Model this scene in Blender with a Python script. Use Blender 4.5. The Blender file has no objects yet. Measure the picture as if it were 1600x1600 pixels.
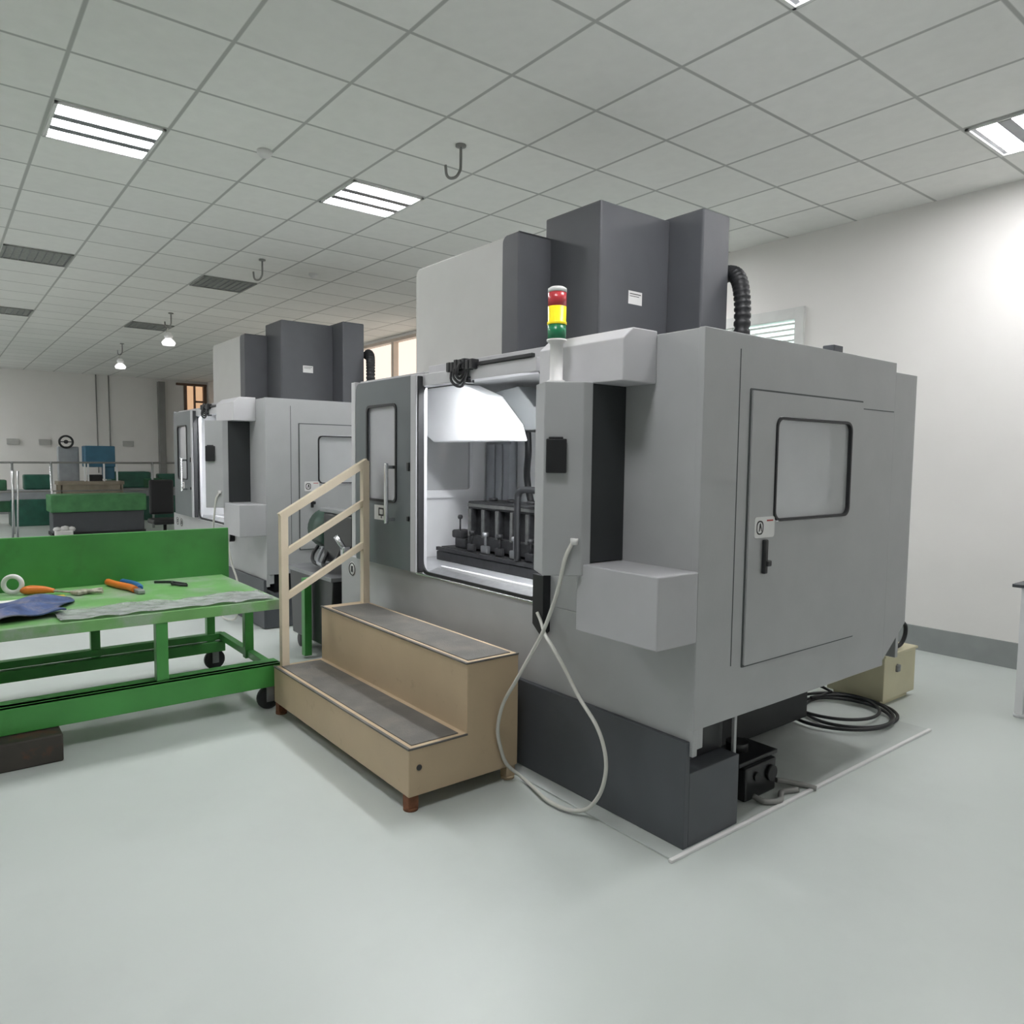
import bpy, bmesh, math, random
from mathutils import Vector, Matrix
random.seed(7)
C = bpy.context.scene.collection
PI = math.pi

# ------------------------------------------------------------------ camera and output
sc = bpy.context.scene
yaw, pit, rol = [math.radians(v) for v in (51.638, -4.168, 0.6685)]
fw = Vector((-math.sin(yaw)*math.cos(pit), math.cos(yaw)*math.cos(pit), math.sin(pit)))
r0 = Vector((math.cos(yaw), math.sin(yaw), 0)); u0 = r0.cross(fw)
rr_ = r0*math.cos(rol)+u0*math.sin(rol); uu_ = -r0*math.sin(rol)+u0*math.cos(rol)
cam = bpy.data.cameras.new('camera'); cam.sensor_width = 36; cam.lens = 36*1148.69/1600
cam.clip_start = .05; cam.clip_end = 100
co = bpy.data.objects.new('camera', cam); C.objects.link(co)
M4 = Matrix((rr_, uu_, -fw)).transposed().to_4x4(); M4.translation = (0, 0, 1.5)
co.matrix_world = M4
sc.camera = co
vs = sc.view_settings
vs.view_transform = 'Standard'; vs.look = 'None'; vs.gamma = 1; vs.use_curve_mapping = False
vs.exposure = 0.2
w = bpy.data.worlds.new('world'); sc.world = w; w.use_nodes = True
w.node_tree.nodes['Background'].inputs[0].default_value = (.8, .9, 1, 1)
w.node_tree.nodes['Background'].inputs[1].default_value = .3

# ------------------------------------------------------------------ materials
def mat(name, col, rough=.5, metal=0., var=.06, scale=6., bump=0., bscale=80., coat=0., trans=0., alpha=1., emit=None, es=0., spec=.5, stain=None):
    m = bpy.data.materials.new(name); m.use_nodes = True
    nt = m.node_tree; N = nt.nodes; L = nt.links; b = N['Principled BSDF']
    b.inputs['Roughness'].default_value = rough; b.inputs['Metallic'].default_value = metal
    b.inputs['Coat Weight'].default_value = coat; b.inputs['Transmission Weight'].default_value = trans
    b.inputs['Alpha'].default_value = alpha; b.inputs['Specular IOR Level'].default_value = spec
    tc = N.new('ShaderNodeTexCoord')
    c0 = tuple(max(0, c*(1-var)) for c in col)+(1,); c1 = tuple(min(1, c*(1+var)) for c in col)+(1,)
    nz = N.new('ShaderNodeTexNoise'); nz.inputs['Scale'].default_value = scale; nz.inputs['Detail'].default_value = 5
    L.new(tc.outputs['Object'], nz.inputs['Vector'])
    rp = N.new('ShaderNodeValToRGB'); rp.color_ramp.elements[0].position = .3; rp.color_ramp.elements[1].position = .7
    rp.color_ramp.elements[0].color = c0; rp.color_ramp.elements[1].color = c1
    L.new(nz.outputs['Fac'], rp.inputs['Fac'])
    out = rp.outputs['Color']
    if stain:
        scol, sscale, lo, hi, amt = stain
        n2 = N.new('ShaderNodeTexNoise'); n2.inputs['Scale'].default_value = sscale; n2.inputs['Detail'].default_value = 8; n2.inputs['Roughness'].default_value = .65
        L.new(tc.outputs['Object'], n2.inputs['Vector'])
        mr = N.new('ShaderNodeMapRange'); mr.inputs['From Min'].default_value = lo; mr.inputs['From Max'].default_value = hi; mr.inputs['To Max'].default_value = amt
        L.new(n2.outputs['Fac'], mr.inputs['Value'])
        mx = N.new('ShaderNodeMix'); mx.data_type = 'RGBA'
        L.new(mr.outputs['Result'], mx.inputs['Factor']); L.new(out, mx.inputs[6]); mx.inputs[7].default_value = tuple(scol)+(1,)
        out = mx.outputs[2]
    L.new(out, b.inputs['Base Color'])
    if bump:
        n3 = N.new('ShaderNodeTexNoise'); n3.inputs['Scale'].default_value = bscale; L.new(tc.outputs['Object'], n3.inputs['Vector'])
        bp = N.new('ShaderNodeBump'); bp.inputs['Strength'].default_value = bump; bp.inputs['Distance'].default_value = .004
        L.new(n3.outputs['Fac'], bp.inputs['Height']); L.new(bp.outputs['Normal'], b.inputs['Normal'])
    if emit:
        b.inputs['Emission Color'].default_value = tuple(emit)+(1,); b.inputs['Emission Strength'].default_value = es
    return m

M = {}
M['grey'] = mat('machine grey paint', (.40, .410, .415), .40, bump=.05, var=.03)
M['lgrey'] = mat('light and lit machine grey', (.55, .55, .57), .42, bump=.05, var=.03)
M['mid'] = mat('mid and lit machine grey', (.46, .463, .48), .42, bump=.05, var=.03)
M['dark'] = mat('charcoal paint', (.075, .082, .092), .5, bump=.05, var=.05)
M['towerdark'] = mat('tower charcoal paint', (.088, .092, .102), .5, bump=.05, var=.05)
M['doordark'] = mat('door slate paint', (.105, .122, .13), .4, var=.03)
M['cream'] = mat('cream cover paint', (.56, .56, .54), .45, var=.02)
M['white'] = mat('white enamel', (.80, .81, .82), .4, var=.02)
M['black'] = mat('black rubber', (.012, .013, .015), .5)
M['blackgloss'] = mat('black plastic', (.015, .016, .018), .3)
M['seam'] = mat('panel seam', (.09, .10, .10), .8)
M['chrome'] = mat('bright steel', (.62, .63, .65), .25, 1., var=.03)
M['steel'] = mat('brushed steel', (.48, .49, .50), .38, 1., var=.08, scale=30)
M['tray'] = mat('tray steel', (.50, .51, .53), .35, .2, var=.1, scale=12)
M['arm'] = mat('pendant arm shade black', (.03, .034, .036), .5)
M['paleiron'] = mat('pale worn metal', (.42, .40, .33), .5, .3, var=.3, scale=40)
M['dullsteel'] = mat('dull steel', (.30, .31, .32), .5, .8, var=.1)
M['iron'] = mat('cast iron', (.026, .027, .029), .5, .2, var=.35, scale=25, bump=.2)
M['irongrey'] = mat('machined iron', (.13, .135, .13), .45, .4, var=.2, scale=25)
M['pane'] = mat('clear polycarbonate', (.50, .515, .52), .12, var=.05, scale=3, alpha=.80, spec=.6)
M['darkpane'] = mat('door polycarbonate', (.52, .53, .56), .15, var=.06, scale=3, alpha=.75, spec=.6)
M['label'] = mat('label white', (.72, .72, .71), .5)
M['reel_shell'] = mat('bright white plastic', (.92, .92, .92), .35, var=.01)
M['glow'] = mat('reel white with added glow', (.92, .92, .92), .35, var=.01, emit=(1, 1, 1), es=.9)
M['headgrey'] = mat('spindle head grey', (.055, .06, .062), .5)
M['drum'] = mat('dark drum green', (.018, .05, .034), .4, var=.2)
M['ink'] = mat('label ink', (.03, .03, .03), .6)
M['redink'] = mat('label red', (.45, .06, .05), .6)
M['green'] = mat('green enamel', (.055, .27, .055), .38, var=.14, scale=3, stain=((.05, .16, .04), 5, .55, .75, .5))
M['greentop'] = mat('worn green top', (.16, .38, .12), .42, var=.12, scale=4, stain=((.36, .40, .36), 3.2, .47, .64, .7))
M['dgreen'] = mat('dark green paint', (.03, .13, .06), .5, var=.2)
M['fgreen'] = mat('faded green paint', (.07, .24, .09), .5, var=.2)
M['teal'] = mat('teal green paint', (.02, .11, .075), .45, var=.2)
M['beige'] = mat('beige paint', (.51, .395, .26), .5, var=.05, scale=4, stain=((.20, .12, .07), 7, .60, .78, .45))
M['rail'] = mat('cream rail paint', (.60, .52, .39), .45, var=.06)
M['beige2'] = mat('pale beige enamel', (.60, .56, .38), .45, var=.04)
M['tread'] = mat('dark tread mat', (.13, .125, .115), .6, var=.15, scale=8, bump=.4, bscale=200, stain=((.22, .19, .15), 4, .5, .75, .6))
M['rust'] = mat('rusty foot', (.20, .08, .04), .8, var=.3, scale=30)
M['wood'] = mat('dark stained wood', (.045, .04, .033), .7, var=.3, scale=5, stain=((.16, .05, .02), 4, .58, .7, .7))
M['bluecloth'] = mat('blue cloth', (.06, .095, .21), .9, var=.4, scale=9, bump=.5, bscale=60, stain=((.25, .23, .26), 6, .5, .66, .8))
M['paper'] = mat('paper', (.75, .77, .73), .8)
M['yellow'] = mat('yellow card', (.62, .48, .08), .7)
M['orange'] = mat('orange grip', (.72, .20, .03), .45)
M['blue'] = mat('blue grip', (.03, .13, .36), .4)
M['bluemach'] = mat('petrol blue paint', (.035, .135, .22), .45, var=.12)
M['greymach'] = mat('pale blue grey paint', (.30, .32, .34), .5, var=.1)
M['tan'] = mat('tan wood', (.30, .26, .2), .6, var=.15)
M['film'] = mat('plastic film', (.50, .53, .52), .22, var=.2, scale=14, alpha=.6)
M['cable'] = mat('white cable', (.62, .62, .57), .5)
M['pipe'] = mat('grey pipe', (.25, .25, .24), .5)
M['sock'] = mat('socket grey', (.48, .48, .46), .6)
M['base'] = mat('baseboard grey', (.30, .32, .315), .5)
M['lensred'] = mat('red lens', (.52, .05, .06), .25, var=.1)
M['lensyel'] = mat('yellow lens', (.85, .68, .02), .25, emit=(.9, .7, .02), es=.25)
M['lensgrn'] = mat('green lens', (.02, .22, .10), .25, var=.1)
M['tube'] = mat('fluorescent tube', (.9, .9, .9), .5, emit=(1, .985, 1), es=45)
M['lamp'] = mat('work lamp', (.9, .9, .9), .5, emit=(.97, .98, 1), es=75)
M['fill_lamp'] = mat('added fill lamp', (.9, .9, .9), .5, emit=(.97, .98, 1), es=32)
M['offlouvre'] = mat('dark louvre', (.27, .28, .26), .5, var=.2, scale=40)
M['day'] = mat('daylight glass', (.7, .8, .8), .2, emit=(.80, 1, .95), es=1.1)
M['peach'] = mat('added peach glow glass', (.7, .6, .5), .4, emit=(1, .87, .77), es=.82)
M['wframe2'] = mat('window frame cream', (.62, .54, .47), .5)
M['warm'] = mat('warm lit glass', (.6, .45, .3), .4, emit=(1, .62, .36), es=.55)
M['winframe'] = mat('window frame white', (.72, .73, .71), .5)
M['winbrown'] = mat('window frame brown', (.16, .10, .07), .6)
M['wall'] = mat('wall paint', (.865, .85, .825), .75, var=.02, scale=1.5)
M['fltile'] = mat('epoxy floor', (.54, .585, .56), .38, var=.03, scale=.8, spec=.4, stain=((.48, .52, .50), 1.1, .52, .75, .6))
M['pad'] = mat('floor plate', (.50, .54, .52), .5, var=.05, stain=((.42, .45, .43), 2, .5, .8, .6))

# ceiling tiles: grid pattern
def ceil_mat():
    m = bpy.data.materials.new('ceiling tile'); m.use_nodes = True
    nt = m.node_tree; N = nt.nodes; L = nt.links; b = N['Principled BSDF']; b.inputs['Roughness'].default_value = .9
    tc = N.new('ShaderNodeTexCoord'); sp = N.new('ShaderNodeSeparateXYZ'); L.new(tc.outputs['Object'], sp.inputs[0])
    def mt(op, a, v=None, v2=None):
        n = N.new('ShaderNodeMath'); n.operation = op
        if isinstance(a, (int, float)): n.inputs[0].default_value = a
        else: L.new(a, n.inputs[0])
        if v is not None:
            if isinstance(v, (int, float)): n.inputs[1].default_value = v
            else: L.new(v, n.inputs[1])
        if v2 is not None: n.inputs[2].default_value = v2
        return n.outputs[0]
    T = .6252
    xs = mt('DIVIDE', mt('ADD', sp.outputs[0], 2.578), T); ys = mt('DIVIDE', sp.outputs[1], T)
    dx = mt('PINGPONG', xs, .5); dy = mt('PINGPONG', ys, .5)
    d = mt('MINIMUM', dx, dy)
    line = N.new('ShaderNodeMapRange'); line.inputs['From Min'].default_value = .012; line.inputs['From Max'].default_value = .022
    line.inputs['To Min'].default_value = 1; line.inputs['To Max'].default_value = 0
    L.new(d, line.inputs['Value'])
    cv = N.new('ShaderNodeCombineXYZ'); L.new(mt('FLOOR', xs), cv.inputs[0]); L.new(mt('FLOOR', ys), cv.inputs[1])
    wn = N.new('ShaderNodeTexWhiteNoise'); L.new(cv.outputs[0], wn.inputs['Vector'])
    val = mt('ADD', mt('MULTIPLY', wn.outputs['Value'], .06), .94)
    nz = N.new('ShaderNodeTexNoise'); nz.inputs['Scale'].default_value = 12; nz.inputs['Detail'].default_value = 6
    L.new(tc.outputs['Object'], nz.inputs['Vector'])
    val = mt('MULTIPLY', val, mt('ADD', mt('MULTIPLY', nz.outputs['Fac'], .10), .95))
    hc = N.new('ShaderNodeMix'); hc.data_type = 'RGBA'; hc.blend_type = 'MULTIPLY'; hc.inputs['Factor'].default_value = 1
    hc.inputs[6].default_value = (.86, .865, .835, 1)
    cc = N.new('ShaderNodeCombineXYZ')
    for i in range(3): L.new(val, cc.inputs[i])
    L.new(cc.outputs[0], hc.inputs[7])
    mx = N.new('ShaderNodeMix'); mx.data_type = 'RGBA'; L.new(line.outputs['Result'], mx.inputs['Factor'])
    L.new(hc.outputs[2], mx.inputs[6]); mx.inputs[7].default_value = (.46, .47, .45, 1)
    L.new(mx.outputs[2], b.inputs['Base Color'])
    return m
M['ceil'] = ceil_mat()

# ------------------------------------------------------------------ mesh helpers
class MB:
    def __init__(s): s.v = []; s.f = []; s.sm = []
    def add(s, bm):
        bm.verts.ensure_lookup_table(); bm.normal_update()
        n = len(s.v)
        for i, v in enumerate(bm.verts): v.index = i; s.v.append(v.co.copy())
        for f in bm.faces: s.f.append([n+v.index for v in f.verts]); s.sm.append(f.smooth)
        bm.free(); return s
    def box(s, x0, x1, y0, y1, z0, z1, bev=.003, rot=0, seg=2, only=None):
        bm = bmesh.new(); bmesh.ops.create_cube(bm, size=1)
        bmesh.ops.scale(bm, vec=(abs(x1-x0), abs(y1-y0), abs(z1-z0)), verts=bm.verts)
        m = min(abs(x1-x0), abs(y1-y0), abs(z1-z0))
        if bev > 0:
            bmesh.ops.bevel(bm, geom=list(bm.edges), offset=min(bev, m*.45), segments=seg, affect='EDGES', profile=.5)
        if rot: bmesh.ops.rotate(bm, cent=(0, 0, 0), matrix=Matrix.Rotation(rot, 3, 'Z'), verts=bm.verts)
        bmesh.ops.translate(bm, vec=((x0+x1)/2, (y0+y1)/2, (z0+z1)/2), verts=bm.verts)
        return s.add(bm)
    def prism(s, pts, axis, a, b, bev=.003):
        bm = bmesh.new()
        def P(p, t):
            return {'x': (t, p[0], p[1]), 'y': (p[0], t, p[1]), 'z': (p[0], p[1], t)}[axis]
        A = [bm.verts.new(P(p, a)) for p in pts]; B = [bm.verts.new(P(p, b)) for p in pts]
        bm.faces.new(A); bm.faces.new(B[::-1]); n = len(pts)
        for i in range(n): bm.faces.new((A[i], B[i], B[(i+1) % n], A[(i+1) % n]))
        bmesh.ops.recalc_face_normals(bm, faces=bm.faces)
        if bev > 0: bmesh.ops.bevel(bm, geom=list(bm.edges), offset=bev, segments=2, affect='EDGES', profile=.5)
        return s.add(bm)
    def ring(s, po, pi, axis, a, b):
        bm = bmesh.new()
        def P(p, t):
            return {'x': (t, p[0], p[1]), 'y': (p[0], t, p[1]), 'z': (p[0], p[1], t)}[axis]
        n = len(po)
        oa = [bm.verts.new(P(p, a)) for p in po]; ob = [bm.verts.new(P(p, b)) for p in po]
        ia = [bm.verts.new(P(p, a)) for p in pi]; ib = [bm.verts.new(P(p, b)) for p in pi]
        for i in range(n):
            j = (i+1) % n
            for q in ((oa[i], oa[j], ia[j], ia[i]), (ob[i], ob[j], ib[j], ib[i]), (oa[i], oa[j], ob[j], ob[i]), (ia[i], ia[j], ib[j], ib[i])):
                bm.faces.new(q)
        bmesh.ops.recalc_face_normals(bm, faces=bm.faces)
        return s.add(bm)
    def tube(s, pts, r, seg=10, closed=False, square=False):
        pts = [Vector(p) for p in pts]; n = len(pts)
        rad = r if isinstance(r, (list, tuple)) else [r]*n
        bm = bmesh.new(); rings = []
        t0 = (pts[1]-pts[0]).normalized()
        up = Vector((0, 0, 1)) if abs(t0.z) < .9 else Vector((1, 0, 0))
        nrm = (up-t0*up.dot(t0)).normalized()
        for i in range(n):
            if closed: t = (pts[(i+1) % n]-pts[i-1])
            else: t = pts[min(i+1, n-1)]-pts[max(i-1, 0)]
            if t.length < 1e-9: t = t0
            t = t.normalized(); nrm = nrm-t*nrm.dot(t)
            nrm = nrm.normalized() if nrm.length > 1e-6 else t.orthogonal().normalized()
            bn = t.cross(nrm); k = 4 if square else seg
            rings.append([bm.verts.new(pts[i]+(nrm*math.cos(2*PI*(j+.5)/k)+bn*math.sin(2*PI*(j+.5)/k))*rad[i]*(1.414 if square else 1)) for j in range(k)])
        k = len(rings[0])
        for i in range(n if closed else n-1):
            a, b = rings[i], rings[(i+1) % n]
            for j in range(k):
                f = bm.faces.new((a[j], a[(j+1) % k], b[(j+1) % k], b[j])); f.smooth = not square
        if not closed:
            bm.faces.new(rings[0][::-1]); bm.faces.new(rings[-1])
        bmesh.ops.recalc_face_normals(bm, faces=bm.faces)
        return s.add(bm)
    def cyl(s, p0, p1, r, r1=None, seg=20):
        return s.tube([p0, p1], [r, r if r1 is None else r1], seg)
    def lathe(s, prof, c, seg=24, axis='z'):
        bm = bmesh.new(); rings = []
        for r, h in prof:
            ring = []
            for j in range(seg):
                a = 2*PI*j/seg; q = (r*math.cos(a), r*math.sin(a))
                p = {'z': (q[0], q[1], h), 'x': (h, q[0], q[1]), 'y': (q[0], h, q[1])}[axis]
                ring.append(bm.verts.new(Vector(c)+Vector(p)))
            rings.append(ring)
        for i in range(len(rings)-1):
            for j in range(seg):
                f = bm.faces.new((rings[i][j], rings[i][(j+1) % seg], rings[i+1][(j+1) % seg], rings[i+1][j])); f.smooth = True
        bm.faces.new(rings[0][::-1]); bm.faces.new(rings[-1])
        bmesh.ops.recalc_face_normals(bm, faces=bm.faces)
        return s.add(bm)
    def torus(s, c, R, r, rot=None, seg=28, k=8):
        pts = [Vector((R*math.cos(2*PI*i/seg), R*math.sin(2*PI*i/seg), 0)) for i in range(seg)]
        if rot is not None: pts = [rot @ p for p in pts]
        return s.tube([Vector(c)+p for p in pts], r, k, closed=True)
    def sheet(s, fn, nu, nv, th):
        bm = bmesh.new(); top = []; bot = []
        for i in range(nu+1):
            for j in range(nv+1):
                p = Vector(fn(i/nu, j/nv)); top.append(bm.verts.new(p)); bot.append(bm.verts.new(p-Vector((0, 0, th))))
        I = lambda i, j: i*(nv+1)+j
        for i in range(nu):
            for j in range(nv):
                q = (I(i, j), I(i+1, j), I(i+1, j+1), I(i, j+1))
                f = bm.faces.new([top[a] for a in q]); f.smooth = True
                f = bm.faces.new([bot[a] for a in q[::-1]]); f.smooth = True
        edge = [(i, 0) for i in range(nu)]+[(nu, j) for j in range(nv)]+[(i, nv) for i in range(nu, 0, -1)]+[(0, j) for j in range(nv, 0, -1)]
        for k in range(len(edge)):
            a = I(*edge[k]); b = I(*edge[(k+1) % len(edge)])
            bm.faces.new((top[a], top[b], bot[b], bot[a]))
        bmesh.ops.recalc_face_normals(bm, faces=bm.faces)
        return s.add(bm)
    def build(s, name, m, parent=None, loc=None, label=None):
        o0 = Vector(loc) if loc is not None else (origin(parent) if parent else Vector((0, 0, 0)))
        me = bpy.data.meshes.new(name)
        me.from_pydata([tuple(v-o0) for v in s.v], [], s.f)
        me.polygons.foreach_set('use_smooth', s.sm); me.materials.append(M[m]); me.update()
        o = bpy.data.objects.new(name, me); C.objects.link(o)
        if parent: o.parent = parent
        else: o.location = o0
        if label: o['label'] = label
        return o

def origin(o):
    p = Vector((0, 0, 0))
    while o: p += o.location; o = o.parent
    return p
def thing(name, label, cat, loc, group=None):
    o = bpy.data.objects.new(name, None); C.objects.link(o); o.location = loc; o.empty_display_size = .1
    o['label'] = label; o['category'] = cat
    if group: o['group'] = group
    return o
def tag(o, label, cat, group=None):
    o['label'] = label; o['category'] = cat
    if group: o['group'] = group
    return o
def struct(o): o['kind'] = 'structure'; return o
def copy_tree(o, parent=None, skip=()):
    c = o.copy(); C.objects.link(c); c.parent = parent
    for ch in list(o.children):
        if ch.name.split('.')[0] in skip: continue
        copy_tree(ch, c, skip)
    return c
def rr(x0, x1, z0, z1, r, n=5):
    r4 = r if isinstance(r, (list, tuple)) else [r]*4   # bl, br, tr, tl
    out = []
    for (cx, cz, a0, q) in ((x0+r4[0], z0+r4[0], PI, r4[0]), (x1-r4[1], z0+r4[1], 1.5*PI, r4[1]), (x1-r4[2], z1-r4[2], 0, r4[2]), (x0+r4[3], z1-r4[3], .5*PI, r4[3])):
        for i in range(n+1):
            a = a0+.5*PI*i/n; out.append((cx+q*math.cos(a), cz+q*math.sin(a)))
    return out
def arc(pts, n=8):
    # smooth Catmull-Rom through points
    P = [Vector(p) for p in pts]; P = [P[0]*2-P[1]]+P+[P[-1]*2-P[-2]]; out = []
    for i in range(1, len(P)-2):
        for k in range(n):
            t = k/n; a, b, c, d = P[i-1], P[i], P[i+1], P[i+2]
            out.append(.5*((2*b)+(c-a)*t+(2*a-5*b+4*c-d)*t*t+(3*b-a-3*c+d)*t**3))
    out.append(P[-2]); return out

# ------------------------------------------------------------------ room
CZ = 3.53; WY = 6.2; WX = -21.7; RX = 3.4; FY = -3.8
struct(MB().box(WX-.2, RX+.2, FY-.2, WY+.2, -.2, 0, 0).build('floor', 'fltile'))
struct(MB().box(WX-.2, RX+.2, FY-.2, WY+.2, CZ, CZ+.15, 0).build('ceiling', 'ceil'))
W1 = (-5.15, -3.68, 1.25, 2.84)          # window in the back wall
W3 = (-12.6, -9.4, 1.4, 3.46)           # assumed window, added to make this stretch of back wall glow peach
W2 = (5.62, 6.12, 2.0, 3.40)             # window in the far wall
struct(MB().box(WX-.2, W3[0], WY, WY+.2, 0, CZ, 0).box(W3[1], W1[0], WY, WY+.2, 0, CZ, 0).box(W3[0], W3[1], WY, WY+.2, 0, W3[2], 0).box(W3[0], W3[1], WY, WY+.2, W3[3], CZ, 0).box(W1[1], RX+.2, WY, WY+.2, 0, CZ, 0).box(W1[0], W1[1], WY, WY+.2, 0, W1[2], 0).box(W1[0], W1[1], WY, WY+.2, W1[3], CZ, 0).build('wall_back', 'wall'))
struct(MB().box(WX-.2, WX, FY, W2[0], 0, CZ, 0).box(WX-.2, WX, W2[1], WY, 0, CZ, 0).box(WX-.2, WX, W2[0], W2[1], 0, W2[2], 0).box(WX-.2, WX, W2[0], W2[1], W2[3], CZ, 0).build('wall_left', 'wall'))
struct(MB().box(RX, RX+.2, FY, WY, 0, CZ, 0).build('wall_right', 'wall'))
struct(MB().box(WX-.2, RX+.2, FY-.2, FY, 0, CZ, 0).build('wall_front', 'wall'))
struct(MB().box(WX, RX, WY-.012, WY, 0, .195, .002).build('baseboard_back', 'base'))
struct(MB().box(WX, WX+.012, FY, WY-.012, 0, .195, .002).build('baseboard_left', 'base'))
struct(MB().box(RX-.012, RX, FY, WY-.012, 0, .195, .002).build('baseboard_right', 'base'))
# windows
wf = struct(MB().box(W1[0]-.05, W1[0]+.04, WY-.03, WY+.12, W1[2]-.05, W1[3]+.05).box(W1[1]-.04, W1[1]+.05, WY-.03, WY+.12, W1[2]-.05, W1[3]+.05)
     .box(W1[0]+.04, W1[1]-.04, WY-.02, WY+.11, W1[3]-.05, W1[3]+.05).box(W1[0]+.04, W1[1]-.04, WY-.02, WY+.11, W1[2]-.05, W1[2]+.04)
     .box(-4.44, -4.39, WY-.012, WY+.085, W1[2]+.03, W1[3]-.04).build('window_1', 'winframe'))
MB().box(W1[0], W1[1], WY+.09, WY+.10, W1[2], W1[3], 0).build('window_glass', 'day', wf)
b_ = MB()
for k in range(30): b_.box(W1[0]+.05, W1[1]-.05, WY+.02, WY+.05, W1[3]-.09-k*.05, W1[3]-.075-k*.05, 0)
b_.build('window_blind', 'winframe', wf)
wf = struct(MB().box(WX-.12, WX+.03, W2[0]-.05, W2[0]+.03, W2[2]-.05, W2[3]+.05).box(WX-.12, WX+.03, W2[1]-.03, W2[1]+.05, W2[2]-.05, W2[3]+.05)
     .box(WX-.12, WX+.06, W2[0]-.25, W2[1]+.05, W2[3], W2[3]+.06).box(WX-.11, WX+.02, W2[0]+.03, W2[1]-.03, W2[2]-.05, W2[2]+.03)
     .box(WX-.085, WX+.012, 5.84, 5.88, W2[2]+.02, W2[3]).box(WX-.08, WX+.008, 5.87, W2[1]-.02, 2.95, 3.0).box(WX-.08, WX+.008, 5.87, W2[1]-.02, 2.55, 2.6).build('window_2', 'winbrown'))
MB().box(WX-.10, WX-.09, W2[0], W2[1], W2[2], W2[3], 0).build('window_glass', 'warm', wf)

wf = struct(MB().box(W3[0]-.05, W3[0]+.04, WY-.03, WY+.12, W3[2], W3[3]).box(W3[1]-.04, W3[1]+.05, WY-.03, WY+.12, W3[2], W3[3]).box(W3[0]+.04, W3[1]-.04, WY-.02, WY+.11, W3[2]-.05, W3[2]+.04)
     .box(W3[0]+.04, W3[1]-.04, WY-.02, WY+.11, W3[3]-.03, W3[3]+.02).box(-11.16, -11.08, WY-.012, WY+.085, W3[2]+.03, W3[3]-.02).build('assumed_window', 'wframe2'))
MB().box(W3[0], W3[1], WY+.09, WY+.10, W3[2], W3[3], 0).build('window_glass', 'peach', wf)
# ceiling lights
def light(x, y, lit, label, group):
    h = .30
    t = thing('ceiling_light', label, 'ceiling light', (x, y, CZ), group)
    f = MB()
    f.box(x-h, x+h, y-h, y-h+.02, CZ-.014, CZ-.001, .001).box(x-h, x+h, y+h-.02, y+h, CZ-.014, CZ-.001, .001)
    f.box(x-h, x-h+.02, y-h, y+h, CZ-.014, CZ-.001, .001).box(x+h-.02, x+h, y-h, y+h, CZ-.014, CZ-.001, .001)
    f.build('frame', 'winframe' if lit else 'offlouvre', t)
    MB().box(x-h+.02, x+h-.02, y-h+.02, y+h-.02, CZ-.004, CZ-.001, 0).build('reflector', 'dullsteel' if lit else 'offlouvre', t)
    if lit:
        for dx in (-.19, 0, .19):
            MB().box(x+dx-.055, x+dx+.055, y-h+.025, y+h-.025, CZ-.010, CZ-.006, 0).build('tube', 'tube', t)
        for dx in (-.095, .095):
            MB().box(x+dx-.036, x+dx+.036, y-h+.02, y+h-.02, CZ-.016, CZ-.004, 0).build('divider', 'dullsteel', t)
    else:
        g = MB()
        for k in range(9): g.box(x-h+.02, x+h-.02, y-.27+k*.0675, y-.265+k*.0675, CZ-.014, CZ-.004, 0)
        g.build('louvre', 'dullsteel', t)
    return t
LX = (-1.640, -5.392, -9.143, -12.894); LYS = (-2.813, -.938, .938, 2.813, 5.314)
seen = {(-1.640, 2.813): 'lit ceiling light cut off by the top edge above the nearer machine tower',
        (-5.392, 2.813): 'lit three-tube ceiling light above the cream machine cover, left of the ceiling hook',
        (-5.392, .938): 'lit three-tube ceiling light at the top left corner of the photo',
        (-1.640, 5.314): 'glaring lit ceiling light at the top right corner near the back wall',
        (-5.392, 5.314): 'lit ceiling light hidden behind the nearer machine tower'}
offs = {(-9.143, .938): 'unlit dark ceiling light at the left edge of the photo, nearest of the unlit ones',
        (-9.143, 2.813): 'unlit speckled ceiling light beside the second ceiling hook',
        (-12.894, .938): 'unlit ceiling light at the left edge, farther toward the far wall',
        (-12.894, 2.813): 'unlit ceiling light beside the nearer white hanging reel'}
for x in (2.111, -1.640, -5.392, -9.143, -12.894, -16.645, -20.2):
    for y in LYS:
        if x > 0 and y < 5: continue
        if x < -6 and y > 0 or x > -6 and y < -2 or x > -2 and y < 0: continue  # unseen far rows, added lit to brighten the far end
        light(x, y, True, seen.get((x, y), 'lit three-tube ceiling light assumed over the aisle outside the frame of the photo'), 'lit ceiling lights')
for (x, y), l in offs.items(): light(x, y, False, l, 'unlit ceiling lights')

# hooks in the ceiling, the two far ones carrying white reels
def hook(x, y, label):
    o = MB().lathe([(.0, 0), (.035, 0), (.035, -.012), (.012, -.015), (.0, -.015)], (x, y, CZ), 14)
    p = [(x, y, CZ), (x, y, CZ-.13), (x-.004, y-.004, CZ-.165), (x-.025, y-.02, CZ-.20), (x-.055, y-.045, CZ-.205), (x-.075, y-.06, CZ-.18), (x-.08, y-.065, CZ-.12)]
    o.tube(arc(p, 5), .0095, 8)
    return tag(o.build('ceiling_hook', 'pipe', loc=(x, y, CZ)), label, 'hook', 'ceiling hooks')
hook(-4.10, 2.785, 'dark steel hook in the ceiling nearest the camera, right of the lit light')
hook(-7.75, 2.785, 'dark steel ceiling hook beside the speckled unlit light')
hook(-11.5, 2.80, 'dark ceiling hook carrying the nearer white reel')
hook(-15.25, 2.86, 'dark ceiling hook carrying the farther white reel')
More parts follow.
